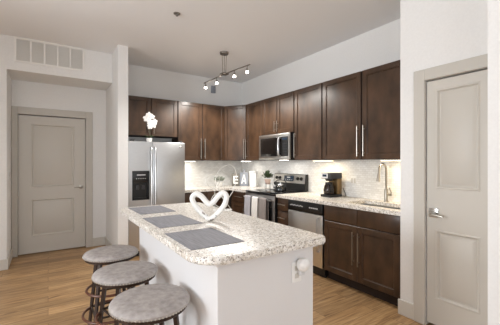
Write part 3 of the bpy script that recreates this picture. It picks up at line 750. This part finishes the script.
# ------------------------------------------------------------ bar stools
def make_stool():
    t = thing('bar_stool', '', 'stool', (0, 0, 0), 0, 'bar stools along the island')
    MB().lathe([(.001, .636), (.13, .635), (.18, .631), (.200, .624), (.208, .613), (.206, .601), (.200, .596), (.001, .596)], n=48).build('seat', 'seat', t)
    s = list(t.children)[0]
    m = MB()
    for k in range(72):
        a = 2*PI*k/72; m.ball((.2065*math.cos(a), .2065*math.sin(a), .603), .0048, (1, 1, 1), 6, 4)
    m.build('nailhead_trim', 'nail', s)
    MB().lathe([(.001, .574), (.190, .574), (.196, .579), (.196, .595), (.001, .595)], n=36).build('seat_frame', 'stool', t)
    for k in range(4):
        a = PI/4+k*PI/2; c, sn = math.cos(a), math.sin(a)
        m = MB().tube([(.135*c, .135*sn, .574), (.205*c, .205*sn, .0)], [.017, .013], 4)
        m.build('leg', 'stool', t)
    for z, r in ((.36, .156), (.15, .183)):
        m = MB()
        for k in range(4):
            a, b2 = PI/4+k*PI/2, PI/4+(k+1)*PI/2
            m.tube([(r*math.cos(a), r*math.sin(a), z), (r*math.cos(b2), r*math.sin(b2), z)], .008, 6)
        m.build('stretcher', 'stool', t)
    for z, r in ((.33, .182), (.135, .207)):
        MB().tube([(r*math.cos(k*PI/24), r*math.sin(k*PI/24), z) for k in range(48)], .010, 8, True).build('foot_ring', 'ring', t)
    return t
s0 = make_stool()
for i, (x, y, rz, lab) in enumerate(((.464, 1.678, .1, 'round grey nailhead bar stool nearest the camera'), (.444, 2.207, .25, 'round grey nailhead bar stool in the middle of the row of three'),
                                     (.436, 2.739, .0, 'round grey nailhead bar stool at the refrigerator end of the row'))):
    o = s0 if i == 0 else copy_tree(s0)
    o.location = (x, y, 0); o.rotation_euler = (0, 0, rz); o['label'] = lab

# ------------------------------------------------------------ ceiling and wall fittings
t = thing('track_light', 'nickel ceiling track light with four lit heads', 'light', (2.16, 3.95, Zc))
MB().lathe([(.001, -.034), (.055, -.034), (.062, -.028), (.065, -.001), (.001, -.001)], n=28).build('canopy', 'bronze', t)
bz = -.32; hy0, hy1 = .64, -.58; bxa, bxb = -.028, .072
for x in (-.035, 0, .035): MB().tube([(x, 0, -.03), (x*.7, 0, bz)], .004, 6).build('rod', 'bronze', t)
MB().box(-.05, .05, -.05, .05, bz-.012, bz+.012, .006).build('transformer', 'bronze', t)
MB().tube([(bxa, hy0, bz), (0, 0, bz), (bxb, hy1, bz)], .008, 8).build('rail', 'bronze', t)
for f in (.58, .22, -.24, -.52):
    y = f; x = (bxa*f/hy0 if f > 0 else bxb*f/hy1)
    h = MB().tube([(x, y, bz-.004), (x, y, bz-.045)], .006, 8).lathe([(.012, bz-.04), (.014, bz-.07), (.010, bz-.072)], (x, y, 0), 14).build('lamp_head', 'bronze', t)
    MB().lathe([(.010, bz-.070), (.014, bz-.076), (.020, bz-.090), (.020, bz-.096), (.001, bz-.100)], (x, y, 0), 16).build('bulb', 'bulb', h)
    l = bpy.data.lights.new('track_lamp', 'SPOT'); l.energy = 42; l.color = (1, .97, .92); l.shadow_soft_size = .03; l.spot_size = math.radians(168); l.spot_blend = .5
    lo = bpy.data.objects.new('track_lamp', l); C.objects.link(lo); lo.parent = t; lo.location = (x, y, bz-.15)
tag(MB().lathe([(.001, -.030), (.012, -.030), (.014, -.012), (.035, -.008), (.036, -.001), (.001, -.001)], (1.165, 3.20, Zc), 20).build('fire_sprinkler', 'bronze'), 'small fire sprinkler on the ceiling left of the track light', 'sprinkler')
t = thing('wall_chime', 'small grey square plate high on the far kitchen wall', 'plate', (2.65, 5.2995, 2.765))
MB().box(-.046, .046, -.03, 0, -.068, .068, .006).build('cover', 'board_grey', t)
t = thing('air_return_grille', 'white five-section air return grille above the entry door', 'vent', (.035, 4.9395, 2.82))
gw, gh = .80, .325
m = MB()
for x0, x1, z0, z1 in ((-gw/2, gw/2, gh/2-.026, gh/2), (-gw/2, gw/2, -gh/2, -gh/2+.026), (-gw/2, -gw/2+.026, -gh/2+.026, gh/2-.026), (gw/2-.026, gw/2, -gh/2+.026, gh/2-.026)): m.box(x0, x1, -.014, 0, z0, z1, .002, 1)
for k in range(1, 5):
    x = -gw/2+.026+(gw-.052)*k/5; m.box(x-.010, x+.010, -.012, 0, -gh/2+.026, gh/2-.026)
m.build('frame', 'grille', t)
m = MB(); n = 22
for k in range(n):
    z = -gh/2+.030+(gh-.060)*k/(n-1)
    v = [m.bm.verts.new(p) for p in ((-gw/2+.026, -.010, z-.004), (gw/2-.026, -.010, z-.004), (gw/2-.026, -.001, z+.005), (-gw/2+.026, -.001, z+.005))]
    w_ = [m.bm.verts.new(p) for p in ((-gw/2+.026, -.010, z-.0025), (gw/2-.026, -.010, z-.0025), (gw/2-.026, -.001, z+.0065), (-gw/2+.026, -.001, z+.0065))]
    m.bm.faces.new(v); m.bm.faces.new(w_[::-1])
    for j in range(4): m.bm.faces.new((v[j], v[(j+1) % 4], w_[(j+1) % 4], w_[j]))
m.build('louvers', 'grille', t)
MB().box(-gw/2+.02, gw/2-.02, -.0008, -.0002, -gh/2+.02, gh/2-.02).build('filter', 'dark_gap', t)
t = thing('light_switch', 'small white light switch on the left side of the entry niche', 'switch', (-.4395, 5.20, 1.20), PI/2)
MB().box(-.037, .037, -.006, 0, -.058, .058, .003).build('plate', 'white', t)
MB().box(-.012, .012, -.010, -.006, -.028, .028, .002).build('toggle', 'base', t)
